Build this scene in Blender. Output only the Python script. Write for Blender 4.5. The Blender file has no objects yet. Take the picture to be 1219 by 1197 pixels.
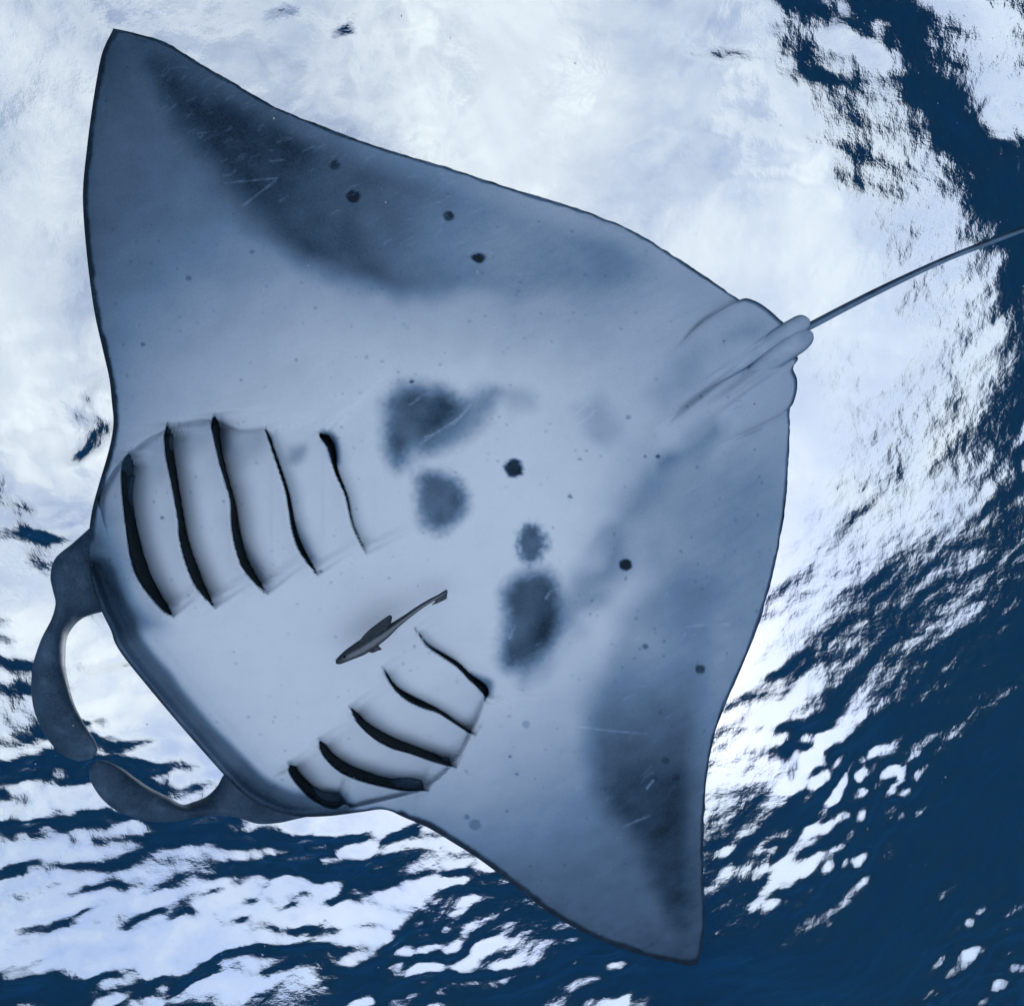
import bpy, math, random
import numpy as np
from mathutils import Matrix, Vector

random.seed(4)
rng = np.random.default_rng(11)
scene = bpy.context.scene
col = scene.collection

# ------------------------------------------------------------------ camera
PW, PH, F = 1219.0, 1197.0, 640.0           # photograph size and focal length in its pixels
TILT, AZ = math.radians(15.5), math.radians(235)   # where the zenith sits in the picture
zen = Vector((math.sin(TILT)*math.cos(AZ), -math.sin(TILT)*math.sin(AZ), -math.cos(TILT)))
X = (Vector((1, 0, 0)) - zen*zen.x).normalized()
Y = zen.cross(X)
ROT = Matrix((X, Y, zen))                   # camera axes -> world axes (z is up)
RN = np.array(ROT)
cam_data = bpy.data.cameras.new('camera')
cam = bpy.data.objects.new('camera', cam_data)
col.objects.link(cam)
cam_data.sensor_fit = 'HORIZONTAL'
cam_data.sensor_width = 36
cam_data.lens = 36*F/PW
cam_data.clip_start = 0.02
cam_data.clip_end = 2000
cam.matrix_world = ROT.to_4x4()
scene.camera = cam

# ------------------------------------------------------------------ sky, sun, exposure
SUN_EL, SUN_AZ = math.radians(56), math.radians(58)
SUN_DIR = Vector((math.cos(SUN_EL)*math.cos(SUN_AZ), math.cos(SUN_EL)*math.sin(SUN_AZ), math.sin(SUN_EL)))
SKY_STRENGTH = 0.11
world = bpy.data.worlds.new('World')
scene.world = world
world.use_nodes = True
nt = world.node_tree
nt.nodes.clear()
def N(tree, typ, **kw):
    n = tree.nodes.new(typ)
    for k, v in kw.items():
        setattr(n, k, v)
    return n
wo = N(nt, 'ShaderNodeOutputWorld'); bg = N(nt, 'ShaderNodeBackground')
sky = N(nt, 'ShaderNodeTexSky'); sky.sky_type = 'NISHITA'; sky.sun_disc = False
sky.sun_elevation = SUN_EL; sky.sun_rotation = math.pi/2 - SUN_AZ
sky.air_density = 1.0; sky.dust_density = 1.5
tc = N(nt, 'ShaderNodeTexCoord')
mp = N(nt, 'ShaderNodeMapping'); mp.inputs['Scale'].default_value = (1, 1, 1.6)
cn = N(nt, 'ShaderNodeTexNoise'); cn.inputs['Scale'].default_value = 3.4; cn.inputs['Detail'].default_value = 7; cn.inputs['Roughness'].default_value = 0.56
cn.inputs['Distortion'].default_value = 0.5
cr = N(nt, 'ShaderNodeValToRGB')
cr.color_ramp.elements[0].position = 0.33; cr.color_ramp.elements[0].color = (0.12, 0.12, 0.12, 1)
cr.color_ramp.elements[1].position = 0.62; cr.color_ramp.elements[1].color = (1, 1, 1, 1)
cm = N(nt, 'ShaderNodeMix', data_type='RGBA')
cm.inputs[7].default_value = (6.0, 6.2, 5.65, 1)        # bright cloud
nt.links.new(tc.outputs['Generated'], mp.inputs['Vector'])
nt.links.new(mp.outputs['Vector'], cn.inputs['Vector'])
nt.links.new(cn.outputs['Fac'], cr.inputs['Fac'])
nt.links.new(cr.outputs['Color'], cm.inputs[0])
nt.links.new(sky.outputs['Color'], cm.inputs[6])
nt.links.new(cm.outputs[2], bg.inputs['Color'])
bg.inputs['Strength'].default_value = SKY_STRENGTH
nt.links.new(bg.outputs['Background'], wo.inputs['Surface'])

sun_data = bpy.data.lights.new('sun', 'SUN')
sun_data.energy = 5.0
sun_data.angle = math.radians(3.0)
sun_data.color = (1.0, 0.97, 0.92)
sun = bpy.data.objects.new('sun', sun_data)
col.objects.link(sun)
sun.rotation_euler = SUN_DIR.to_track_quat('Z', 'Y').to_euler()
sun.location = SUN_DIR*60

scene.view_settings.view_transform = 'Standard'
scene.view_settings.look = 'None'
scene.view_settings.gamma = 1
scene.view_settings.use_curve_mapping = False
scene.view_settings.exposure = 0.85
scene.render.engine = 'CYCLES'
scene.cycles.caustics_refractive = False
scene.cycles.caustics_reflective = False
scene.cycles.max_bounces = 10
scene.cycles.diffuse_bounces = 4
scene.cycles.glossy_bounces = 4
scene.cycles.transmission_bounces = 6
scene.cycles.transparent_max_bounces = 8
scene.cycles.volume_bounces = 2
scene.cycles.use_denoising = True
scene.cycles.sample_clamp_indirect = 4.0

# ------------------------------------------------------------------ helpers
def mesh_obj(name, verts, faces, mat=None, parent=None, smooth=True):
    me = bpy.data.meshes.new(name)
    v = np.asarray(verts, np.float32); f = np.asarray(faces, np.int32)
    me.vertices.add(len(v)); me.vertices.foreach_set('co', v.ravel())
    k = f.shape[1]
    me.loops.add(f.size); me.loops.foreach_set('vertex_index', f.ravel())
    me.polygons.add(len(f))
    me.polygons.foreach_set('loop_start', np.arange(0, f.size, k, dtype=np.int32))
    me.update(calc_edges=True)
    me.validate()
    me.polygons.foreach_set('use_smooth', np.full(len(me.polygons), smooth))
    if mat: me.materials.append(mat)
    ob = bpy.data.objects.new(name, me)
    col.objects.link(ob)
    if parent: ob.parent = parent
    return ob
def add_attr(ob, name, vals):
    a = ob.data.attributes.new(name, 'FLOAT', 'POINT')
    a.data.foreach_set('value', np.asarray(vals, np.float32))
def ray(px, py):
    """picture position -> direction in the world with z = 1 (everything here lies overhead)"""
    px = np.asarray(px, float); py = np.asarray(py, float)
    v = np.stack([(px-PW/2)/F, -(py-PH/2)/F, -np.ones_like(px)], -1)
    w = v @ RN.T
    return w/w[..., 2:3]
def at(px, py, z):
    return ray(px, py)*np.asarray(z, float)[..., None]
def smooth(e0, e1, x):
    t = np.clip((x-e0)/(e1-e0), 0, 1)
    return t*t*(3-2*t)
def catmull(pts, n=10):
    p = np.asarray(pts, float)
    P = np.vstack([2*p[0]-p[1], p, 2*p[-1]-p[-2]])
    out = []
    for i in range(1, len(P)-2):
        a, b, c, d = P[i-1:i+3]
        for u in np.arange(n)/n:
            out.append(0.5*(2*b+(c-a)*u+(2*a-5*b+4*c-d)*u*u+(3*b-a-3*c+d)*u**3))
    out.append(P[-2])
    return np.array(out)
def resample(pts, n):
    p = np.asarray(pts, float)
    L = np.r_[0, np.cumsum(np.linalg.norm(np.diff(p[:, :2], axis=0), axis=1))]
    u = np.linspace(0, L[-1], n)
    return np.stack([np.interp(u, L, p[:, k]) for k in range(p.shape[1])], -1)
def grid_faces(nu, nv, wrap=False):
    i = np.arange(nu-1)[:, None]; j = np.arange(nv if wrap else nv-1)[None, :]
    j2 = (j+1) % nv
    return np.stack([i*nv+j+0*j, (i+1)*nv+j, (i+1)*nv+j2, i*nv+j2], -1).reshape(-1, 4)
def seg_dist(P, poly, chunk=40000):
    """distance of points P to an open polyline"""
    A = poly[:-1].astype(np.float32); D = (poly[1:]-poly[:-1]).astype(np.float32)
    dd = np.maximum((D**2).sum(1), 1e-6)
    out = np.empty(len(P), np.float32)
    P = P.astype(np.float32)
    for k in range(0, len(P), chunk):
        q = P[k:k+chunk]
        wx = q[:, None, 0]-A[None, :, 0]; wy = q[:, None, 1]-A[None, :, 1]
        t = np.clip((wx*D[:, 0]+wy*D[:, 1])/dd, 0, 1)
        ex = wx-t*D[:, 0]; ey = wy-t*D[:, 1]
        out[k:k+chunk] = np.sqrt((ex*ex+ey*ey).min(1))
    return out
def inside(P, poly):
    x, y = P[:, 0], P[:, 1]
    r = np.zeros(len(P), bool)
    n = len(poly)
    for i in range(n):
        x1, y1 = poly[i]; x2, y2 = poly[(i+1) % n]
        c = ((y1 > y) != (y2 > y))
        if y1 != y2:
            r ^= c & (x < (x2-x1)*(y-y1)/(y2-y1)+x1)
    return r
def vnoise(P, scale, octaves=4, seed=0, rough=0.55):
    """value noise on 2-D points, about -1..1"""
    out = np.zeros(len(P)); amp = 1.0; tot = 0
    for o in range(octaves):
        tab = np.random.default_rng(seed*31+o).uniform(-1, 1, (256, 256))
        q = P/scale*(2**o)+17.3*o
        i = np.floor(q).astype(int); f = q-i; f = f*f*(3-2*f)
        a = tab[i[:, 0] % 256, i[:, 1] % 256]; b = tab[(i[:, 0]+1) % 256, i[:, 1] % 256]
        c = tab[i[:, 0] % 256, (i[:, 1]+1) % 256]; d = tab[(i[:, 0]+1) % 256, (i[:, 1]+1) % 256]
        out += amp*((a*(1-f[:, 0])+b*f[:, 0])*(1-f[:, 1])+(c*(1-f[:, 0])+d*f[:, 0])*f[:, 1])
        tot += amp; amp *= rough
    return out/tot*1.6

def new_mat(name):
    m = bpy.data.materials.new(name); m.use_nodes = True
    m.node_tree.nodes.clear()
    return m, m.node_tree
def link(t, a, b): t.links.new(a, b)

# ------------------------------------------------------------------ materials
WATER_TOP = 4.6                              # height of the sea surface above the camera (m)
def water_material():
    m, t = new_mat('sea_surface')
    out = N(t, 'ShaderNodeOutputMaterial')
    g = N(t, 'ShaderNodeNewGeometry')
    n1 = N(t, 'ShaderNodeTexNoise'); n1.inputs['Scale'].default_value = 6; n1.inputs['Detail'].default_value = 3.5; n1.inputs['Roughness'].default_value = 0.5
    b1 = N(t, 'ShaderNodeBump'); b1.inputs['Strength'].default_value = 1.0; b1.inputs['Distance'].default_value = 0.012
    n3 = N(t, 'ShaderNodeTexNoise'); n3.inputs['Scale'].default_value = 85; n3.inputs['Detail'].default_value = 1
    b3 = N(t, 'ShaderNodeBump'); b3.inputs['Strength'].default_value = 1.0; b3.inputs['Distance'].default_value = 0.0009
    link(t, g.outputs['Position'], n3.inputs['Vector']); link(t, n3.outputs['Fac'], b3.inputs['Height']); link(t, b1.outputs['Normal'], b3.inputs['Normal'])
    fr = N(t, 'ShaderNodeFresnel'); fr.inputs['IOR'].default_value = 1.333
    gl = N(t, 'ShaderNodeBsdfGlossy'); gl.inputs['Roughness'].default_value = 0.0; gl.inputs['Color'].default_value = (1, 1, 1, 1)
    rf = N(t, 'ShaderNodeBsdfRefraction'); rf.inputs['IOR'].default_value = 1.333; rf.inputs['Roughness'].default_value = 0.0
    tr = N(t, 'ShaderNodeBsdfTransparent')
    m1 = N(t, 'ShaderNodeMixShader'); m1.inputs[0].default_value = 0.42
    m2 = N(t, 'ShaderNodeMixShader')
    link(t, g.outputs['Position'], n1.inputs['Vector']); link(t, n1.outputs['Fac'], b1.inputs['Height'])
    for n in (fr, gl, rf): link(t, b3.outputs['Normal'], n.inputs['Normal'])
    link(t, tr.outputs[0], m1.inputs[1]); link(t, rf.outputs[0], m1.inputs[2])
    link(t, fr.outputs[0], m2.inputs[0]); link(t, m1.outputs[0], m2.inputs[1]); link(t, gl.outputs[0], m2.inputs[2])
    link(t, m2.outputs[0], out.inputs['Surface'])
    return m
def skin_material(name='manta_skin', pale=(0.76, 0.82, 0.85), dark=(0.026, 0.056, 0.090)):
    m, t = new_mat(name)
    out = N(t, 'ShaderNodeOutputMaterial'); p = N(t, 'ShaderNodeBsdfPrincipled')
    a = N(t, 'ShaderNodeAttribute', attribute_name='pigment')
    g = N(t, 'ShaderNodeTexCoord')
    n1 = N(t, 'ShaderNodeTexNoise'); n1.inputs['Scale'].default_value = 140; n1.inputs['Detail'].default_value = 3
    n2 = N(t, 'ShaderNodeTexNoise'); n2.inputs['Scale'].default_value = 9; n2.inputs['Detail'].default_value = 4
    link(t, g.outputs['Object'], n1.inputs['Vector']); link(t, g.outputs['Object'], n2.inputs['Vector'])
    mr = N(t, 'ShaderNodeMapRange'); mr.inputs[1].default_value = 0.3; mr.inputs[2].default_value = 0.7
    mr.inputs[3].default_value = -0.02; mr.inputs[4].default_value = 0.02
    link(t, n1.outputs['Fac'], mr.inputs[0])
    mr2 = N(t, 'ShaderNodeMapRange'); mr2.inputs[1].default_value = 0.3; mr2.inputs[2].default_value = 0.7
    mr2.inputs[3].default_value = -0.028; mr2.inputs[4].default_value = 0.028
    link(t, n2.outputs['Fac'], mr2.inputs[0])
    s1 = N(t, 'ShaderNodeMath', operation='ADD'); s2 = N(t, 'ShaderNodeMath', operation='ADD', use_clamp=True)
    link(t, a.outputs['Fac'], s1.inputs[0]); link(t, mr.outputs[0], s1.inputs[1])
    link(t, s1.outputs[0], s2.inputs[0]); link(t, mr2.outputs[0], s2.inputs[1])
    mx = N(t, 'ShaderNodeValToRGB'); e = mx.color_ramp.elements
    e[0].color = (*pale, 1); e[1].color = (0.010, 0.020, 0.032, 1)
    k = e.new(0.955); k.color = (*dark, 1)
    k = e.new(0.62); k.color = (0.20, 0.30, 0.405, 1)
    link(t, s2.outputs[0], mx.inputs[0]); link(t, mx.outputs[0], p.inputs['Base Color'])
    p.inputs['Roughness'].default_value = 0.55
    p.inputs['Specular IOR Level'].default_value = 0.12
    b = N(t, 'ShaderNodeBump'); b.inputs['Strength'].default_value = 0.42; b.inputs['Distance'].default_value = 0.003
    link(t, n1.outputs['Fac'], b.inputs['Height']); link(t, b.outputs[0], p.inputs['Normal'])
    link(t, p.outputs[0], out.inputs['Surface'])
    return m
def plain_material(name, c, rough=0.6, var=0.25, scale=40):
    m, t = new_mat(name)
    out = N(t, 'ShaderNodeOutputMaterial'); p = N(t, 'ShaderNodeBsdfPrincipled')
    g = N(t, 'ShaderNodeTexCoord'); n = N(t, 'ShaderNodeTexNoise'); n.inputs['Scale'].default_value = scale; n.inputs['Detail'].default_value = 4
    mx = N(t, 'ShaderNodeMix', data_type='RGBA')
    mx.inputs[6].default_value = (*[x*(1-var) for x in c], 1); mx.inputs[7].default_value = (*[min(1, x*(1+var)) for x in c], 1)
    link(t, g.outputs['Object'], n.inputs['Vector']); link(t, n.outputs['Fac'], mx.inputs[0])
    link(t, mx.outputs[2], p.inputs['Base Color'])
    p.inputs['Roughness'].default_value = rough
    p.inputs['Specular IOR Level'].default_value = 0.15
    link(t, p.outputs[0], out.inputs['Surface'])
    return m
def bounce_seabed_material():
    m, t = new_mat('bounce_sand')
    out = N(t, 'ShaderNodeOutputMaterial'); p = N(t, 'ShaderNodeBsdfPrincipled')
    a = N(t, 'ShaderNodeAttribute', attribute_name='reef')
    g = N(t, 'ShaderNodeTexCoord'); n = N(t, 'ShaderNodeTexNoise'); n.inputs['Scale'].default_value = 1.3; n.inputs['Detail'].default_value = 8
    sa = N(t, 'ShaderNodeMix', data_type='RGBA'); sa.inputs[6].default_value = (0.72, 0.72, 0.69, 1); sa.inputs[7].default_value = (0.86, 0.86, 0.83, 1)
    rf = N(t, 'ShaderNodeMix', data_type='RGBA'); rf.inputs[6].default_value = (0.02, 0.028, 0.025, 1); rf.inputs[7].default_value = (0.09, 0.085, 0.07, 1)
    mx = N(t, 'ShaderNodeMix', data_type='RGBA')
    link(t, g.outputs['Object'], n.inputs['Vector'])
    link(t, n.outputs['Fac'], sa.inputs[0]); link(t, n.outputs['Fac'], rf.inputs[0])
    link(t, a.outputs['Fac'], mx.inputs[0]); link(t, sa.outputs[2], mx.inputs[6]); link(t, rf.outputs[2], mx.inputs[7])
    link(t, mx.outputs[2], p.inputs['Base Color']); p.inputs['Roughness'].default_value = 0.9
    link(t, p.outputs[0], out.inputs['Surface'])
    return m

# ------------------------------------------------------------------ sea surface
def build_surface():
    nth = 1500
    r = [0.02]; 
    while r[-1] < 13: r.append(r[-1]+0.034)
    while r[-1] < 260: r.append(r[-1]*1.035)
    r = np.array(r)
    th = np.linspace(0, 2*np.pi, nth, endpoint=False)
    xx = (r[:, None]*np.cos(th)).ravel(); yy = (r[:, None]*np.sin(th)).ravel()
    rr = np.repeat(r, nth)
    space = np.maximum(0.034, np.maximum(rr*2*np.pi/nth, np.where(rr > 13, rr*0.035, 0)))
    P = np.stack([xx, yy], -1)
    gust = smooth(-0.5, 0.7, vnoise(P, 2.4, 3, 10))          # patches of ruffled and calm water
    z = np.zeros(len(xx))
    lam = np.exp(np.linspace(np.log(7.0), np.log(0.16), 110))
    main = math.radians(SWELL_DIR)
    w = np.random.default_rng(SWELL_SEED)
    for l in lam:
        spread = 0.45 if l > 1.5 else (0.95 if l > 0.9 else 0.6)
        d = (main if l > 0.9 else math.radians(58))+w.normal(0, spread); k = 2*np.pi/l
        slope = 0.020 if l > 1.5 else (0.030 if l > 0.6 else 0.027)
        a = slope*w.uniform(0.5, 1.4)/k
        ph = w.uniform(0, 6.283)
        vis = smooth(2.2, 4.0, l/space)
        if l < 2: vis = vis*(0.34+1.5*gust**2)
        arg = k*(xx*math.cos(d)+yy*math.sin(d))+ph
        z += a*vis*np.sin(arg+0.35*np.sin(arg*0.37+1.7*ph))
    verts = np.stack([xx, yy, z+WATER_TOP], -1)
    f = grid_faces(len(r), nth, True)
    ob = mesh_obj('sea_surface', verts, f, water_material())
    if ob.data.polygons[len(f)//2].normal.z < 0:
        ob.data.flip_normals()
    ob['label'] = 'rippled sea surface overhead with bright sky showing through it'
    ob['category'] = 'water'; ob['kind'] = 'structure'
    return ob
SWELL_DIR, SWELL_SEED = 118, 52
build_surface()

# ------------------------------------------------------------------ seabed: unseen pale sand bank, added to bounce light up, dropping into deep water
def build_bounce_seabed():
    n = 220
    u = np.linspace(-1, 1, n); c = np.sign(u)*np.abs(u)**2.4*280
    gx, gy = np.meshgrid(c, c, indexing='ij')
    P = np.stack([gx.ravel(), gy.ravel()], -1)
    rr = np.hypot(P[:, 0], P[:, 1])*(1+0.12*vnoise(P, 6, 2, 9))
    drop = smooth(11.0, 26.0, rr)
    z = -2.4-25*drop+0.10*vnoise(P, 0.9, 3, 2)+1.8*drop*vnoise(P, 7, 4, 3)
    ob = mesh_obj('bounce_seabed', np.c_[P, z], grid_faces(n, n), bounce_seabed_material())
    add_attr(ob, 'reef', smooth(10.5, 14.5, rr))
    ob['label'] = 'unseen pale sand bank added to bounce light onto the belly, dropping off into deep water'
    ob['category'] = 'bounce_seabed'; ob['kind'] = 'structure'
build_bounce_seabed()

# ------------------------------------------------------------------ water body (haze)
def build_haze():
    lo, hi, R = -32.0, WATER_TOP+0.9, 250.0
    v = [(x, y, z) for z in (lo, hi) for y in (-R, R) for x in (-R, R)]
    f = [(0, 2, 3, 1), (4, 5, 7, 6), (0, 1, 5, 4), (2, 6, 7, 3), (0, 4, 6, 2), (1, 3, 7, 5)]
    m, t = new_mat('sea_water')
    out = N(t, 'ShaderNodeOutputMaterial'); p = N(t, 'ShaderNodeVolumePrincipled')
    p.inputs['Color'].default_value = (0.006, 0.031, 0.034, 1)
    p.inputs['Absorption Color'].default_value = (0.05, 0.16, 0.60, 1)
    p.inputs['Density'].default_value = 0.055
    p.inputs['Anisotropy'].default_value = 0.2
    link(t, p.outputs[0], out.inputs['Volume'])
    ob = mesh_obj('haze', v, f, m, smooth=False)
    ob['label'] = 'clear blue sea water filling the space below the surface'
    ob['category'] = 'water'; ob['kind'] = 'stuff'
build_haze()

# ------------------------------------------------------------------ manta ray
ET = np.array([0.5307, 0.8476]); ES = np.array([0.8476, -0.5307])   # across the wings, head to tail
LEAD = [(135,34),(122,62),(115,95),(108,140),(103,180),(99,220),(99,250),(102,290),(107,335),(113,375),(122,415),(130,450),(133,478),
        (135,500),(133,520),(127,545),(118,575),(110,605),(106,632),(104,655),(108,690),(120,725),(132,750),(137,765),(150,785),(180,822),
        (212,860),(240,892),(265,920),(290,945),(320,962),(352,971),(390,971),(430,966),(452,963),(465,965),(480,972),(510,985),(540,1003),
        (570,1022),(610,1052),(650,1083),(690,1107),(730,1125),(770,1138),(800,1145),(820,1149),(830,1147)]
TRAIL = [(135,34),(150,37),(180,45),(205,55),(240,77),(280,100),(330,128),(380,149),(430,168),(480,184),(530,198),(580,215),(630,231),
         (680,246),(720,260),(760,278),(800,303),(840,330),(880,356),(905,372),(925,385),(940,398),(945,415),(943,440),(941,470),(941,490),
         (940,530),(937,580),(932,620),(923,670),(910,720),(895,765),(880,800),(867,830),(855,860),(847,890),(841,930),(838,970),(837,1010),
         (838,1050),(839,1085),(838,1110),(835,1130),(830,1147)]
UP = [   # gill slits above the midline: head-side edge, tail-side edge
 ([(146,543),(144,570),(147.6,612),(153.7,658),(163,688),(181,713),(200.7,733)],[(158,543),(157,591),(166,640),(178,679),(193,710),(205,728)]),
 ([(194.7,508),(196.8,540),(205,582),(212,622),(213,640),(220.5,670),(232.6,697.6),(252,720)],[(203,509.5),(208,549),(214.4,591),(223.5,640),(235.7,676),(248,707),(253.5,719)]),
 ([(249,496),(254,518.6),(263,558),(273.6,594),(275,625),(279.7,652),(290,679),(314,704)],[(261,499),(261.5,524.6),(269,561),(279.7,600),(286,634),(293,661),(305,685.5),(315,703)]),
 ([(316,512),(325,540),(339,582),(343.4,606.6),(348,634),(357,658),(375,681)],[(318.5,512),(328,540),(342,581),(347.5,606),(353.5,633),(363,655),(376,680)]),
 ([(375,519),(387,532),(399,564),(411,591),(418.5,625),(433,655)],[(389,514),(400,530),(402,558),(413.5,590),(421,624),(434,654.5)])]
LO = [
 ([(340.8,911.6),(349.4,927),(366.6,946),(384,956),(398,960)],[(350.6,911),(359,924),(376,939),(396,948),(412,952)]),
 ([(377.7,883),(386,900),(403.5,917),(428,928),(457.7,935.5),(482,940.4),(504,940.5)],[(385,882.6),(395,897),(413,909.6),(438,919.5),(462.6,927),(487,929),(498,933),(505,939)]),
 ([(417,844),(425.7,860),(440,875),(462.6,888.7),(487,896),(511.8,904.7),(537.6,912)],[(420.7,844),(435.5,859),(457.7,872.7),(482,883.8),(507,893.7),(524,901),(538,911)]),
 ([(456.4,797.7),(467.5,817.4),(482,832),(502,842),(519,847),(539,859),(561,873)],[(457.7,798),(471,816),(487,826),(507,835.8),(526.6,847),(543.8,860),(561.5,872)]),
 ([(495.8,751),(507,768),(524,779),(543.8,792.8),(558.6,808.8),(574.6,825),(577,831)],[(496.5,751),(509,766),(526.6,777.5),(546.5,790),(561.5,804),(579,815),(583,824),(578,831)])]
SLITS = []
for grp in (UP, LO):
    for k, (e1, e2) in enumerate(grp):
        A = resample(catmull(e1), 90); B = resample(catmull(e2), 90)
        C = (A+B)/2; u = np.linspace(0, 1, 90)
        wk = ([.9, .9, .85, .7, .6] if grp is UP else [.95, .95, .9, .8, .6])[k]
        tp = wk*np.clip(np.minimum(u, 1-u)/0.05+0.12, 0, 1)[:, None]**0.6
        SLITS.append((C+(A-C)*tp, C+(B-C)*tp, k, grp is UP))
HGT = 1.72                                   # height of the belly above the camera (m)
L_ = catmull(LEAD); T_ = catmull(TRAIL)
OUT = np.vstack([L_, T_[::-1]])
FRONT = L_[(L_@ET > 640) & (L_@ET < 1030)]
T0, T1 = float((np.array(LEAD[0])@ET)), float((np.array(LEAD[-1])@ET))
TAX = 826.0                                  # the midline
def soft_poly(P, poly, soft, wob=6, seed=1, fine=0):
    poly = np.array(poly, float); lo = poly.min(0)-soft*3-20; hi = poly.max(0)+soft*3+20
    r = np.zeros(len(P))
    m = ((P > lo) & (P < hi)).all(1)
    if not m.any(): return r
    Q = P[m]
    Q = Q+np.stack([vnoise(Q, 40, 2, seed), vnoise(Q, 40, 2, seed+50)], -1)*wob
    cp = catmull(np.vstack([poly, poly[:1]]), 6)
    d = seg_dist(Q, cp)
    d = np.where(inside(Q, cp), d, -d)
    d = d+fine*vnoise(P[m], 5, 2, seed+9)
    r[m] = smooth(-soft*1.1, soft*0.75, d)
    return r
def base_z(P):
    """height of the smooth belly surface above the camera at picture position P"""
    t = P@ET; s = P@ES
    a = np.where(t < TAX, (TAX-t)/(TAX-T0), (t-TAX)/(T1-TAX))
    z = np.full(len(P), HGT)
    z += 0.62*np.clip(a-0.16, 0, 2)**1.8                        # wings raised
    z += np.where(t > TAX, 0.12, 0.03)*np.clip(a-0.3, 0, 1)**2
    ctr = smooth(-260, 240, s)*(1-smooth(330, 650, s))
    z -= 0.14*np.exp(-(a/0.27)**2)*(0.35+0.65*ctr)              # belly
    return z
PELVIC = ([(790,430),(838,384),(882,357),(905,372),(930,390),(915,402),(870,432),(800,475)], [(835,540),(890,513),(941,487),(943,440),(920,440),(875,470),(820,520)])
FOLDS = (([(116,590),(146,545),(195,511),(249,498),(285,510),(317,508)], [(350,600),(330,690),(314,704),(252,720),(202,734),(150,720)]),
         ([(420,962),(470,950),(505,939),(538,911),(561,873),(580,826)], [(540,780),(496,751),(457,798),(417,845),(378,883),(345,915)]))
def relief(P, dout, dfront):
    """folds, gill louvres and mouth on the belly (positive = away from the camera) and the dark inside the slits"""
    z = np.zeros(len(P)); slit = np.zeros(len(P))
    for A, B, k, up in SLITS:
        C = (A+B)/2; hw = np.linalg.norm(A-B, axis=1)/2
        lo = C.min(0)-70; hi = C.max(0)+70
        m = np.where(((P > lo) & (P < hi)).all(1))[0]
        Q = P[m]
        D2 = ((Q[:, None]-C[None])**2).sum(-1); i = D2.argmin(1)
        tg = np.gradient(C, axis=0); tg /= np.linalg.norm(tg, axis=1)[:, None]
        nb = B-A; n_ = np.stack([-tg[:, 1], tg[:, 0]], -1)
        sg = np.sign((n_*nb).sum(1)); sg = np.where(sg == 0, 1, sg); sg = np.sign(sg.sum()+.1)
        n_ = n_*sg                                              # towards the tail
        w = Q-C[i]
        d = (w*n_[i]).sum(1); along = (w*tg[i]).sum(1)
        end = np.abs(along)
        on = 1-smooth(1.0, 7.0, end)
        h = hw[i]
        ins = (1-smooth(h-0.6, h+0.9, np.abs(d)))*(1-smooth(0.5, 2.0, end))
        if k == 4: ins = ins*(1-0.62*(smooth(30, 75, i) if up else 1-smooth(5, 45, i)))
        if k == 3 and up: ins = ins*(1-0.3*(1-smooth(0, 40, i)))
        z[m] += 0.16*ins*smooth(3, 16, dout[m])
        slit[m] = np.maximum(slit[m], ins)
        amp = [1, 1, 1, .6, .45][k]*(1-smooth(0.88, 1.0, np.abs(i/89*2-1)))*0.6+0.4*[1, 1, 1, .6, .45][k]
        dt = np.maximum(d-h, 0); dh = np.maximum(-d-h, 0)
        lam = 26 if up else 20
        z[m] += np.where(d > 0, 0.095*amp*np.exp(-dt/lam), -0.032*amp*np.exp(-dh/13))*on*(1-ins)
    for line, rest in FOLDS:
        q = catmull(line, 6); m = np.where(inside(P, np.vstack([q, rest])))[0]
        d = seg_dist(P[m], q)
        z[m] += 0.042*np.exp(-d/18)*smooth(0, 2.5, d)
    # mouth: the band in front of the lower jaw lies higher
    z += 0.030*smooth(2, 16, dfront)*(1-smooth(18, 32, dfront+3*vnoise(P, 60, 2, 8)))
    z -= 0.010*np.exp(-((dfront-38)/9)**2)
    # pelvic folds
    for (pts, amp, lam) in (([(783,512),(820,478),(865,448),(900,425)], -.030, 12),):
        q = catmull(pts, 10); dd = seg_dist(P, q)
        z += -amp*np.exp(-(dd/lam)**2)*0.6
    for pts, amp, lam in (([(783,512),(820,480),(865,448),(905,424)], .034, 3.0), ([(796,418),(838,382),(880,357)], .012, 2.2), ([(846,533),(892,514),(938,488)], .012, 2.2)):
        q = catmull(pts, 10); s0 = float(np.array(pts[0])@ES); z += amp*np.exp(-(seg_dist(P, q)/lam)**2)*smooth(s0+2, s0+55, P@ES)
    ramp = smooth(430, 540, P@ES)
    z -= 0.016*ramp*soft_poly(P, PELVIC[0], 3.0, 0.5, 81)
    z -= 0.016*ramp*soft_poly(P, PELVIC[1], 3.0, 0.5, 82)
    for pts, amp, lam in (([(795,497),(850,456),(905,414),(950,386)], .030, 9), ([(805,512),(865,473),(905,442),(955,405)], .036, 11)):
        q = catmull(pts, 10); dd = seg_dist(P, q)
        z -= amp*np.exp(-(dd/lam)**2)*smooth(410, 520, P@ES)
    z += 0.005*vnoise(P, 120, 2, 21)+0.0022*vnoise(P@np.array([[.53, .85], [.85, -.53]])*[1, .35], 30, 3, 22)
    return z, slit
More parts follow.
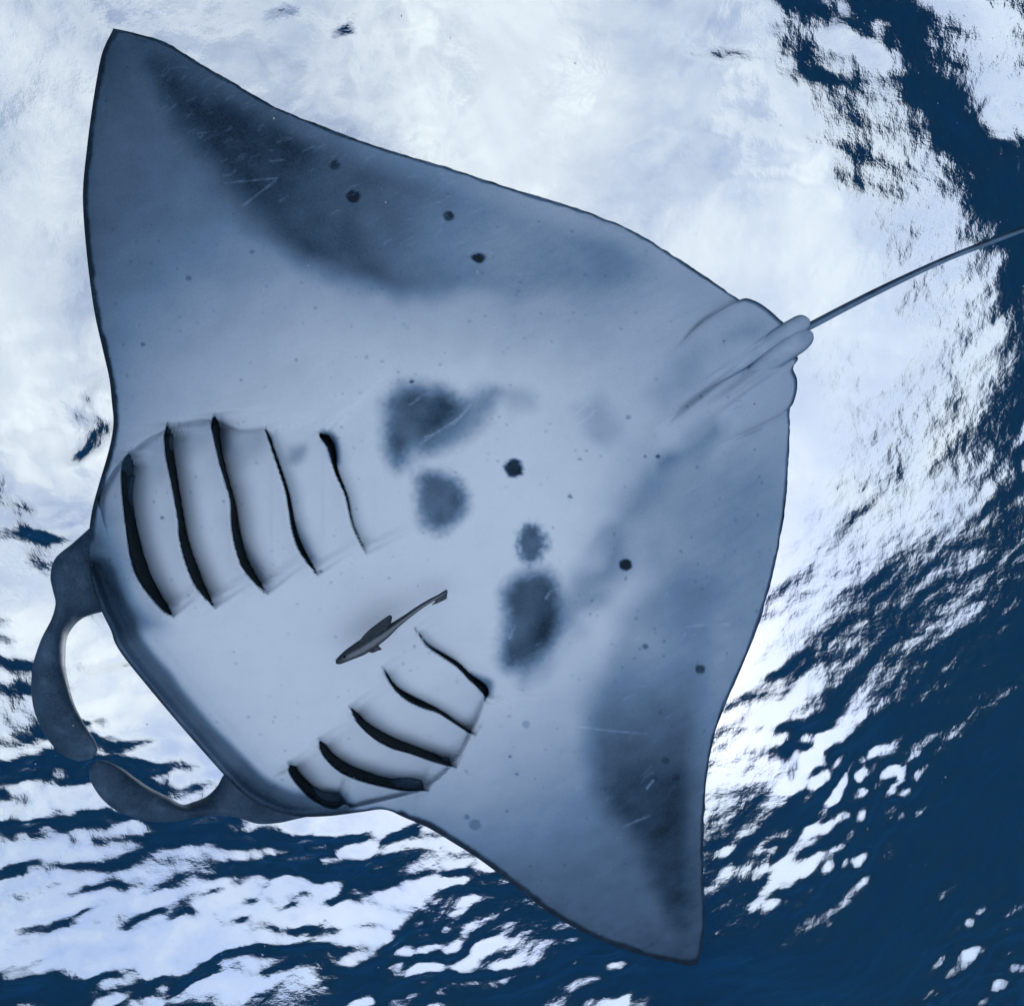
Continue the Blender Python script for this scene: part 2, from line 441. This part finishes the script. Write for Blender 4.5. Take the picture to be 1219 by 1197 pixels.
SPOTS = [(399,196,6,.9),(421,234,8,1),(534,257,6.5,1),(570,307,7.5,1),(612,557,11,1),(745,672,7,1),(833,796,6,.9),(768,769,3.5,.6),(792,905,4.5,.6),
         (805,925,4.5,.5),(780,927,3.5,.5),(565,982,7,.4),(556,972,3,.4),(783,543,2.8,.8),(768,543,2,.5),(679,591,2.5,.6),(748,497,3,.4),(225,331,3.5,.5),(382,680,2,.6),
         (690,546,2,.4),(626,862,5,.3),(490,454,2.5,.8),(193,616,2.5,.6),(170,410,2.5,.5),(300,300,2.5,.4),(607,900,2,.6),(615,921,2,.4),(455,430,2,.3)]
def pigment(P, dout, dfront, dlead, slit):
    t = P@ET; s = P@ES
    a = np.where(t < TAX, (TAX-t)/(TAX-T0), (t-TAX)/(T1-TAX))
    g = np.zeros(len(P))
    def over(x): 
        np.copyto(g, 1-(1-g)*(1-np.clip(x, 0, 1)))
    # dusky wings, with light falloff away from the belly centre painted in
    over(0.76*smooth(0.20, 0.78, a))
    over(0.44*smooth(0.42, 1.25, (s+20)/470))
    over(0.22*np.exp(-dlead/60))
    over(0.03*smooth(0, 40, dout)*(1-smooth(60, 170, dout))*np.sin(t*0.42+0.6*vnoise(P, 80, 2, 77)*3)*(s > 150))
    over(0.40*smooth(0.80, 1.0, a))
    # dark bands on the rear half of the wings
    tex = 0.95+0.10*vnoise(P, 60, 3, 12)
    b1 = soft_poly(P, [(170,40),(208,60),(290,112),(400,168),(520,205),(640,250),(760,300),(720,340),(600,345),(500,345),(420,335),(350,300),(290,240),(235,170),(190,110)], 24, 6, 3)
    over(b1*tex*(0.32+0.48*smooth(600, 300, P[:, 0]-0.2*P[:, 1]))*(0.42+0.58*smooth(8, 40, dout)))
    over(0.42*soft_poly(P, [(205,85),(260,110),(330,160),(350,230),(310,260),(260,200),(225,150)], 36, 10, 4))
    b2 = soft_poly(P, [(832,800),(825,900),(822,1000),(826,1090),(815,1110),(790,1060),(755,1000),(715,940),(700,880),(712,800),(760,720),(840,690)], 24, 6, 6)
    over(b2*tex*(0.34+0.46*smooth(740, 960, P[:, 1]))*(0.45+0.55*smooth(6, 34, dout)))
    over(0.34*soft_poly(P, [(815,930),(822,1000),(826,1080),(800,1060),(770,1000),(780,950)], 30, 8, 7))
    # blotches on the belly
    over((.84+.08*vnoise(P, 26, 2, 31))*soft_poly(P, [(459,482),(480,466),(512,462),(535,470),(545,490),(520,520),(490,538),(468,552),(461,525)], 19, 3, 14, 1.8))
    over(.54*soft_poly(P, [(525,462),(545,478),(578,464),(592,470),(566,512),(530,530),(500,530)], 15, 3, 15, 2))
    over(.25*soft_poly(P, [(590,470),(630,465),(634,482),(605,490)], 14, 6, 45))
    over((.82+.08*vnoise(P, 24, 2, 32))*soft_poly(P, [(499,570),(515,564),(543,572),(553,596),(545,618),(522,628),(502,616)], 15, 3, 16, 2.2))
    over((.78+.08*vnoise(P, 22, 2, 33))*soft_poly(P, [(617,634),(628,625),(642,628),(650,645),(645,662),(632,668),(618,658)], 9, 2.5, 17, 3))
    over((.88+.06*vnoise(P, 26, 2, 34))*soft_poly(P, [(602,707),(616,688),(643,680),(658,692),(665,730),(657,760),(632,786),(606,792),(600,770),(605,740)], 17, 3, 18, 1.8))
    over(.48*soft_poly(P, [(672,700),(715,660),(735,640),(728,690),(690,735),(660,770),(640,800),(620,800)], 24, 10, 19))
    over(.26*soft_poly(P, [(705,650),(730,610),(765,570),(800,545),(790,580),(750,620)], 18, 9, 20))
    over(.30*soft_poly(P, [(695,485),(715,478),(728,500),(718,525),(700,515)], 18, 6, 22))
    over(.22*soft_poly(P, [(780,470),(815,425),(840,415),(830,450),(800,480)], 22, 6, 23))
    over(.34*soft_poly(P, [(790,555),(825,515),(845,500),(850,515),(820,545)], 16, 6, 24))
    over(.20*soft_poly(P, [(860,405),(890,385),(910,385),(900,400)], 12, 4, 25))
    over(.22*soft_poly(P, [(375,300),(520,330),(700,310),(760,330),(700,400),(560,400),(430,370)], 50, 12, 26))
    over(.36*soft_poly(P, [(760,560),(860,560),(920,560),(890,720),(800,720),(740,650)], 60, 12, 27))
    over(.45*soft_poly(P, [(345,533),(362,530),(358,545),(346,547)], 9, 3, 28))
    # gill region: wide slit ends, flap shade put into the colour, slit inside
    for (q, v, sf) in (([(263,500),(270,520),(265,540),(259,520)], .5, 8), ([(352,625),(366,650),(372,665),(358,650)], .55, 8), ([(284,640),(305,672),(312,692),(296,672)], .5, 8),
                    ([(385,513),(399,520),(404,550),(396,548),(388,528)], .85, 5), ([(562,803),(584,812),(584,826),(574,822)], .75, 6),
                    ([(210,525),(240,505),(248,520),(225,545)], .16, 12), ([(270,530),(310,515),(312,535),(285,555)], .2, 14), ([(160,560),(192,530),(195,560),(170,590)], .12, 12)):
        over(v*soft_poly(P, q, sf, 2, 29))
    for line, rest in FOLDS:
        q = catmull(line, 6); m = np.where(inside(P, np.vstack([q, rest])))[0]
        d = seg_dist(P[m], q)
        g[m] = 1-(1-g[m])*(1-0.16*np.exp(-d/16)*smooth(0, 2, d))  # recess shade along the folds, painted into the skin colour
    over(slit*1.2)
    # head: dark jaw band, dark cheeks
    over(0.70*(1-smooth(24, 37, dfront+3*vnoise(P, 60, 2, 8))))
    over(0.34*np.exp(-np.maximum(dfront-26, 0)/26))
    over(.62*soft_poly(P, [(100,640),(115,632),(128,668),(148,705),(170,740),(140,760),(112,735),(100,690)], 16, 5, 36))
    over(.55*soft_poly(P, [(104,640),(125,610),(140,640),(155,700),(185,745),(150,740),(110,700)], 24, 5, 37))
    over(.60*soft_poly(P, [(270,915),(300,935),(345,958),(400,974),(350,985),(290,960)], 14, 4, 38))
    over(.50*soft_poly(P, [(290,920),(340,955),(420,968),(440,968),(380,980),(310,970)], 18, 4, 39))
    # dark rims
    rimn = vnoise(P, 14, 3, 41)
    over(0.97*(1-smooth(4.0, 9.0, dlead+1.4*rimn)))
    over((0.90+0.25*rimn)*(1-smooth(1.6, 4.6, dout+1.3*rimn)))
    over(0.22*np.exp(-dlead/22))
    # spots and freckles
    for x, y, r, v in SPOTS:
        q = P-[x, y]; m = (np.abs(q) < r*2.2).all(1)
        if m.any():
            d = np.hypot(q[m, 0]*0.92, q[m, 1]*1.05)+vnoise(P[m]+[x*3.1, y*1.7], 6, 2, 5)*r*0.16
            w = g[m]; g[m] = 1-(1-w)*(1-v*(1-smooth(r*0.72, r*1.18, d)))
    fr = np.random.default_rng(3)
    for _ in range(800):
        x, y = fr.uniform(110, 930), fr.uniform(60, 1130); r = fr.uniform(0.9, 2.1); v = fr.uniform(0.08, 0.36)
        q = P-[x, y]; m = (np.abs(q) < r*2).all(1)
        if m.any():
            d = np.hypot(q[m, 0], q[m, 1]); g[m] = 1-(1-g[m])*(1-v*(1-smooth(r*0.5, r*1.4, d)))
    # pale scars
    def scar(x1, y1, x2, y2, wd, v):
        lo = np.minimum([x1, y1], [x2, y2])-5; hi = np.maximum([x1, y1], [x2, y2])+5
        m = ((P > lo) & (P < hi)).all(1)
        if m.any():
            d = seg_dist(P[m], np.array([(x1, y1), ((x1+x2)/2+fr.uniform(-2, 2), (y1+y2)/2+fr.uniform(-2, 2)), (x2, y2)], float))
            g[m] *= 1-0.8*v*(1-smooth(wd*0.4, wd*1.5, d))*(0.55+0.45*vnoise(P[m], 8, 2, 6))
    for q in ((268,218,330,212,1.2,.30),(288,246,328,215,1.3,.35),(500,528,548,496,1.6,.5),(506,520,530,508,1.4,.5),(488,482,512,466,1.3,.4),(560,482,540,505,1.5,.4),
              (606,760,614,745,1.5,.5),(650,712,664,700,1.5,.55),(628,690,640,684,1.2,.4),(642,655,650,644,1.2,.5),(668,762,712,728,1.4,.4),(690,735,712,715,1.3,.4),(672,500,700,480,1.3,.5),(684,508,710,488,1.3,.5),
              (690,865,770,873,1.2,.3),(740,985,775,970,1.2,.3),(812,746,870,743,1.2,.25),(770,938,778,928,1.3,.4)):
        scar(*q)
    for _ in range(260):
        ang = math.radians(fr.normal(-32, 12)); ln = fr.uniform(5, 20)
        if fr.random() < .62: x, y = fr.uniform(190, 640), 0; y = 60+(x-190)*0.42+fr.uniform(10, 120)
        else: x, y = fr.uniform(560, 860), fr.uniform(440, 1000)
        scar(x, y, x+ln*math.cos(ang), y+ln*math.sin(ang), fr.uniform(.8, 1.2), fr.uniform(.05, .17))
    return np.clip(g, 0, 1)

def build_manta():
    root = bpy.data.objects.new('manta_ray', None); col.objects.link(root)
    root['label'] = 'huge manta ray with pale belly, dark blotches and five gill slits each side gliding overhead'
    root['category'] = 'manta ray'
    skin = skin_material()
    nt_, nc, nd = 760, 480, 46
    u = np.linspace(0, 1, nt_); u = 0.8*u+0.2*(0.5-0.5*np.cos(np.pi*u))
    tt = T0+(T1-T0)*u
    lt = L_@ET; ls = L_@ES; o = np.argsort(lt); sl = np.interp(tt, lt[o], ls[o])
    rt = T_@ET; rs = T_@ES; o = np.argsort(rt); sr = np.interp(tt, rt[o], rs[o])
    sr = sr+(0.9*vnoise(np.stack([tt, tt*0], -1), 9, 3, 91)+0.5*vnoise(np.stack([tt, tt*0], -1), 40, 2, 92))*smooth(0, 60, sr-sl)
    sr = np.maximum(sr, sl+0.4)
    c = np.linspace(0, 1, nc); c = 0.85*c+0.15*(0.5-0.5*np.cos(np.pi*c))
    S = sl[:, None]+(sr-sl)[:, None]*c[None]
    P = (tt[:, None, None]*ET+S[..., None]*ES).reshape(-1, 2)
    dout = seg_dist(P, OUT[::3]); dfront = seg_dist(P, FRONT[::2]); dlead = seg_dist(P, L_[(L_@ET < 600) | (L_@ET > 1060)][::3] if False else L_[L_@ET < 600][::3])
    dl2 = seg_dist(P, L_[L_@ET > 1075][::3]); dlead = np.minimum(dlead, dl2)
    rz, slit = relief(P, dout, dfront)
    z = base_z(P)+rz*smooth(0, 9, dout)
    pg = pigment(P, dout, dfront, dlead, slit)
    V = at(P[:, 0], P[:, 1], z)
    # back of the animal: same rim, its own coarser grid
    cd = np.linspace(0, 1, nd+2)[1:-1]; cd = 0.5-0.5*np.cos(np.pi*cd)
    Vg = V.reshape(nt_, nc, 3)
    a = np.where(tt < TAX, (TAX-tt)/(TAX-T0), (tt-TAX)/(T1-TAX))
    th = 0.36*np.exp(-(a/0.26)**2)+0.055*(1-a**2)+0.004
    prof = np.clip(4*cd*(1-cd), 0, 1)**0.25*(1.15-0.35*cd)
    lowz = Vg[:, :1]+(Vg[:, -1:]-Vg[:, :1])*cd[None, :, None]
    D = lowz.copy()
    zz = np.stack([np.interp(cd, c, Vg[i, :, 2]) for i in range(nt_)])
    D[..., 2] = np.maximum(lowz[..., 2], zz)+th[:, None]*prof[None]
    nv = len(V)
    di = nv+np.arange(nt_*nd).reshape(nt_, nd)
    vi = np.arange(nv).reshape(nt_, nc)
    ring = np.concatenate([vi[:, :1], di, vi[:, -1:]], 1)
    fv = grid_faces(nt_, nc)
    fd = np.stack([ring[:-1, :-1], ring[:-1, 1:], ring[1:, 1:], ring[1:, :-1]], -1).reshape(-1, 4)
    allv = np.vstack([V, D.reshape(-1, 3)])
    body = mesh_obj('body', allv, np.vstack([fv, fd]), skin, root)
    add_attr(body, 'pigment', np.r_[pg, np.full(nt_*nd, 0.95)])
    # which way do the faces look: the belly must look down
    k = vi[nt_//2, nc//2]
    nrm = np.cross(V[k+1]-V[k], V[k+nc]-V[k])
    # ribbons deep in the gill slits
    gill = plain_material('gill_tissue', (0.022, 0.028, 0.034), 0.7, 0.6, 160)
    for A, B, kk, up in SLITS:
        n = 40
        lo_, hi_ = (0, 52) if (kk == 4 and up) else ((34, 90) if kk == 4 else (0, 90))
        A2 = resample(A[lo_:hi_], n); B2 = resample(B[lo_:hi_], n)
        mid = (A2+B2)/2
        A3 = mid+(A2-mid)*0.98; B3 = mid+(B2-mid)*0.98
        rows = []
        for w, dz in ((0, .06), (.5, .085), (1, .108)):
            q = A3+(B3-A3)*w
            zz = base_z(q)+dz*smooth(-2, 22, seg_dist(q, OUT[::3]))+0.004*np.sin(np.arange(n)*2.1)*(w == .5)
            rows.append(at(q[:, 0], q[:, 1], zz))
        low = np.stack(rows, 1)                                   # n,3,3
        hi = low[:, ::-1]+np.array([0, 0, 0.012])
        sec = np.concatenate([low, hi], 1)
        mesh_obj('gill_slit', sec.reshape(-1, 3), grid_faces(n, 6, True), gill, root)
    # paddles beside the mouth
    def paddle(name, pairs, zc, tw, thick, mat, dark=None, n=60, m=14, close=True):
        e1 = catmull([p[0] for p in pairs], 8); e2 = catmull([p[1] for p in pairs], 8)
        n = len(e1); f = np.linspace(0, 1, n)
        zc = np.interp(f, np.linspace(0, 1, len(zc)), zc); tw = np.interp(f, np.linspace(0, 1, len(tw)), tw); th = np.interp(f, np.linspace(0, 1, len(thick)), thick)
        bz = base_z((e1+e2)/2)
        vs = []; pgm = []
        for i in range(n):
            for j in range(2*m):
                ang = math.pi*j/m
                w = 0.5-0.5*math.cos(ang); side = math.sin(ang)
                p = e1[i]+(e2[i]-e1[i])*w
                zz = bz[i]+zc[i]+tw[i]*(w-0.5)-th[i]*side*0.5
                vs.append((p[0], p[1], zz)); pgm.append(side)
        vs = np.array(vs)
        V = at(vs[:, 0], vs[:, 1], vs[:, 2])
        f_ = grid_faces(n, 2*m, True)
        ob = mesh_obj(name, V, f_, mat, root)
        q = vs[:, :2]
        add_attr(ob, 'pigment', np.clip(dark+.03*vnoise(q, 30, 3, 61)-.04*smooth(.55, .8, vnoise(q@np.array([[.8, .25], [.6, -1.1]]), 16, 2, 62)), 0, 1))
        return ob
    paddle('cephalic_fin', [((118,618),(160,690)),((88,645),(138,716)),((66,664),(124,727)),((60,685),(110,731)),((63,703),(98,736)),((66,718),(88,745)),((61,737),(80,759)),
                            ((48,763),(78,780)),((38,798),(79,800)),((39,838),(88,836)),((50,868),(101,862)),((66,891),(113,881)),((80,901),(116,893)),((93,906),(109,903))],
           [.13, .11, .09, .075, .06, .05, .04, .03, .02, .01, .0, .0], [0, .0, .02, .03, .03, .01, 0, 0], [.12, .11, .09, .08, .075, .07, .065, .06, .05, .03, .008], skin, .93)
    paddle('cephalic_fin', [((300,918),(400,966)),((285,913),(360,973)),((268,920),(332,979)),((258,936),(306,980)),((245,948),(280,972)),((230,954),(255,970)),((217,957),(235,972)),
                            ((200,948),(212,977)),((180,938),(185,978)),((162,926),(160,973)),((145,914),(138,964)),((130,907),(121,950)),((118,905),(108,930)),((111,908),(106,917))],
           [.13, .11, .09, .075, .06, .05, .04, .03, .02, .01, .0, .0], [0, 0, -.02, -.03, -.03, -.02, 0, 0], [.12, .11, .09, .08, .075, .07, .065, .06, .05, .03, .008], skin, .94)
    # pelvic fins and claspers
    def slab(name, poly, dz, thick, dk):
        cp = resample(catmull(np.vstack([poly, poly[:1]]), 8), 90)[:-1]
        ctr = cp.mean(0); rings = [0.02, .2, .4, .6, .78, .9, .97, 1.0]
        vs = []; 
        for sgn in (-1, 1):
            for r_ in rings:
                q = ctr+(cp-ctr)*r_
                prof = math.sqrt(max(0, 1-r_**4))
                zz = base_z(q)+0.022-(0.022-dz)*smooth(425, 520, q@ES)+sgn*thick*0.5*prof
                vs.append(at(q[:, 0], q[:, 1], zz))
        n = len(cp)
        low = np.array(vs[:8]); hi = np.array(vs[8:])[::-1][1:]
        allr = np.concatenate([low, hi], 0)
        ob = mesh_obj(name, allr.reshape(-1, 3), grid_faces(len(allr), n, True), skin, root)
        rr = np.concatenate([rings, rings[::-1][1:]])
        q = np.concatenate([ctr+(cp-ctr)*r_ for r_ in rr])
        rim = np.repeat(np.where(rr > .96, 1.0, 0), n)
        outer = smooth(-6, 4, -np.where(inside(q, OUT), 1, -1)*seg_dist(q, OUT[::3])+2)
        far = np.full(len(q), 200.)
        add_attr(ob, 'pigment', np.clip(pigment(q, far, far*5, far*5, far*0)+0.5*rim*outer, 0, 1))
        return ob
    slab('pelvic_fin', [(800,416),(838,382),(880,357),(896,357),(912,366),(928,380),(934,388),(915,402),(870,432),(815,462)], -.012, .030, .30)
    slab('pelvic_fin', [(842,534),(890,513),(936,489),(947,472),(949,452),(944,438),(950,428),(946,424),(920,440),(875,470),(838,508)], -.012, .030, .30)
    def rod(name, ctrl, mat, pig, m=20):
        c4 = catmull(ctrl, 10); p = c4[:, :2]; r_ = np.maximum(c4[:, 2], .3); z_ = base_z(p)+c4[:, 3]
        n = len(p)
        tg = np.gradient(p, axis=0); tg /= np.linalg.norm(tg, axis=1)[:, None]; nn = np.stack([-tg[:, 1], tg[:, 0]], -1)
        vs = []; pg_ = []
        for j in range(m):
            an = 2*math.pi*j/m
            q = p+nn*(r_*math.cos(an))[:, None]
            vs.append(at(q[:, 0], q[:, 1], z_+r_*HGT/F*math.sin(an)))
            far = np.full(len(q), 200.)
            pg_.append(np.clip(pig(math.cos(an), math.sin(an))+.06*vnoise(q, 16, 3, 71)+(pigment(q, far, far*5, far*5, far*0) if name == 'clasper' else 0), 0, 1))
        vs = np.stack(vs, 1); pg_ = np.stack(pg_, 1)
        ob = mesh_obj(name, vs.reshape(-1, 3), grid_faces(n, m, True), mat, root)
        add_attr(ob, 'pigment', pg_.ravel())
        return ob
    edge = lambda c, s_: .02+.35*max(0, abs(c)-.75)/.25
    rod('clasper', [(850,456,5,.04),(885,430,9,.010),(920,405,11,-.012),(945,391,12,-.012),(955,385,11,-.012),(961,382,7,-.012),(964,380.5,1,-.012)], skin, edge)
    rod('clasper', [(865,473,6,.04),(900,444,12,.008),(930,420,14,-.015),(949,407,14,-.018),(959,401,11.5,-.018),(965,397.5,7,-.018),(967.5,396,1,-.018)], skin, edge)
    back = lambda c, s_: .97-.24*float(smooth(-.35, .25, np.array(c)))*(s_ < .2)
    rod('tail', [(940,400,4.1,.05),(968,386,4.6,.045),(1010,364,4.4,.04),(1060,339,4.1,.04),(1120,311,3.4,.04),(1170,291,3.6,.045),(1219,272.5,3.4,.05),(1290,247,2.8,.06),(1370,221,2.5,.07),(1460,196,.6,.08)], skin, back)
    return root
manta = build_manta()

# ------------------------------------------------------------------ the fish keeping company with the manta
def build_fish():
    root = bpy.data.objects.new('remora', None); col.objects.link(root)
    root['label'] = 'slender dark fish with paler side swimming against the pale belly of the manta ray'
    root['category'] = 'fish'
    m, t = new_mat('fish_skin')
    out = N(t, 'ShaderNodeOutputMaterial'); p = N(t, 'ShaderNodeBsdfPrincipled'); a = N(t, 'ShaderNodeAttribute', attribute_name='pigment')
    g = N(t, 'ShaderNodeTexCoord'); n = N(t, 'ShaderNodeTexNoise'); n.inputs['Scale'].default_value = 90
    ad = N(t, 'ShaderNodeMath', operation='MULTIPLY_ADD', use_clamp=True); ad.inputs[1].default_value = 0.35
    link(t, g.outputs['Object'], n.inputs['Vector']); link(t, n.outputs['Fac'], ad.inputs[0]); link(t, a.outputs['Fac'], ad.inputs[2])
    mx = N(t, 'ShaderNodeMix', data_type='RGBA'); mx.inputs[6].default_value = (0.22, 0.25, 0.27, 1); mx.inputs[7].default_value = (0.018, 0.026, 0.036, 1)
    link(t, ad.outputs[0], mx.inputs[0]); link(t, mx.outputs[2], p.inputs['Base Color']); p.inputs['Roughness'].default_value = 0.45; p.inputs['Specular IOR Level'].default_value = .2
    link(t, p.outputs[0], out.inputs['Surface'])
    def q(x, y): return (380+x*0.13946, 690+y*0.13946)
    cl = [q(*c) for c in ((142,712),(165,695),(250,640),(350,585),(450,522),(560,452),(650,385),(750,312),(850,240),(950,178),(1030,135),(1075,108))]
    rad = [0.5, 4.0, 7.0, 9.0, 9.2, 7.0, 4.5, 3.3, 2.8, 2.5, 2.1, 1.4]
    z0 = float(base_z(np.array([[465., 748.]]))[0])-0.075
    C = catmull(cl, 8); R = np.interp(np.linspace(0, 1, len(C)), np.linspace(0, 1, len(rad)), rad)
    tg = np.gradient(C, axis=0); tg /= np.linalg.norm(tg, axis=1)[:, None]; nn = np.stack([-tg[:, 1], tg[:, 0]], -1)
    vs = []; pg = []; mm = 18
    for i in range(len(C)):
        for j in range(mm):
            an = 2*math.pi*j/mm
            o = C[i]+nn[i]*R[i]*math.cos(an)
            vs.append((o[0], o[1], z0+0.9*R[i]*z0/F*math.sin(an)))
            sfrac = math.cos(an)
            pale = smooth(-0.10, 0.15, np.array(sfrac))*(1-smooth(0.66, 0.84, np.array(sfrac)))*smooth(0.08, 0.2, np.array(i/len(C)))
            pg.append(0.80-0.74*float(pale)*(1 if math.sin(an) < 0.3 else 0))
    vs = np.array(vs)
    b = mesh_obj('body', at(vs[:, 0], vs[:, 1], vs[:, 2]), grid_faces(len(C), mm, True), m, root); add_attr(b, 'pigment', pg)
    def fin(name, poly, zoff, tilt, dk):
        cp = resample(catmull(np.array([q(*c) for c in poly+poly[:1]]), 6), 40)[:-1]
        ctr = cp.mean(0); rr = [.03, .5, .85, 1.0, .85, .5, .03]; sg = [-1, -1, -1, 0, 1, 1, 1]
        vs = []
        for r_, s_ in zip(rr, sg):
            w = ctr+(cp-ctr)*r_
            zz = z0+zoff+tilt*((w-np.array(cl[4]))@np.array([-.55, -.83]))/60+s_*0.0022*(1.15-r_)
            vs.append(at(w[:, 0], w[:, 1], zz))
        o = mesh_obj(name, np.array(vs).reshape(-1, 3), grid_faces(len(vs), len(cp), True), m, root); add_attr(o, 'pigment', np.full(len(vs)*len(cp), dk))
    fin('pectoral_fin', [(290,590),(340,525),(405,445),(500,368),(595,303),(622,312),(612,370),(590,410),(520,470),(430,555),(340,605)], -.012, -.03, .78)
    fin('pelvic_fin', [(420,615),(500,560),(515,572),(535,592),(500,605),(460,622)], -.004, 0, .7)
    fin('tail_fin', [(980,150),(1040,110),(1085,82),(1097,100),(1092,125),(1085,160),(1030,190),(960,215),(990,180)], 0, 0, .62)
    fin('dorsal_fin', [(620,395),(720,318),(800,258),(820,262),(740,325),(650,395)], -.001, 0, .8)
    c0 = at(*[np.array([v]) for v in q(215, 655)], np.array([z0-0.012]))[0]; ev = []
    for i in range(7):
        la = -math.pi/2+math.pi*i/6
        for j in range(12):
            an = 2*math.pi*j/12
            ev.append(c0+0.0045*np.array([math.cos(la)*math.cos(an), math.cos(la)*math.sin(an), math.sin(la)]))
    mesh_obj('eye', np.array(ev), grid_faces(7, 12, True), plain_material('fish_eye', (0.006, 0.006, 0.007), 0.2, 0.2, 30), root)
    return root
build_fish()

# ------------------------------------------------------------------ specks drifting in the water
def build_specks():
    g = np.random.default_rng(8)
    oct_ = np.array([(1, 0, 0), (-1, 0, 0), (0, 1, 0), (0, -1, 0), (0, 0, 1), (0, 0, -1)], float)
    tri = np.array([(0, 2, 4), (2, 1, 4), (1, 3, 4), (3, 0, 4), (2, 0, 5), (1, 2, 5), (3, 1, 5), (0, 3, 5)])
    vs = []; fs = []
    for i in range(900):
        z = g.uniform(0.5, 4.2)
        c = np.array([g.uniform(-1.2, 1.2)*z*1.1, g.uniform(-1.2, 1.2)*z*1.1, z])
        vs.append(c+oct_*g.uniform(0.0005, 0.0014)*g.uniform(0.5, 1.5, 3)*z**0.4); fs.append(tri+6*i)
    ob = mesh_obj('drifting_specks', np.vstack(vs), np.vstack(fs), plain_material('plankton', (0.55, 0.58, 0.58)), smooth=False)
    ob['label'] = 'tiny pale specks drifting in the water'
    ob['category'] = 'plankton'; ob['kind'] = 'stuff'
build_specks()
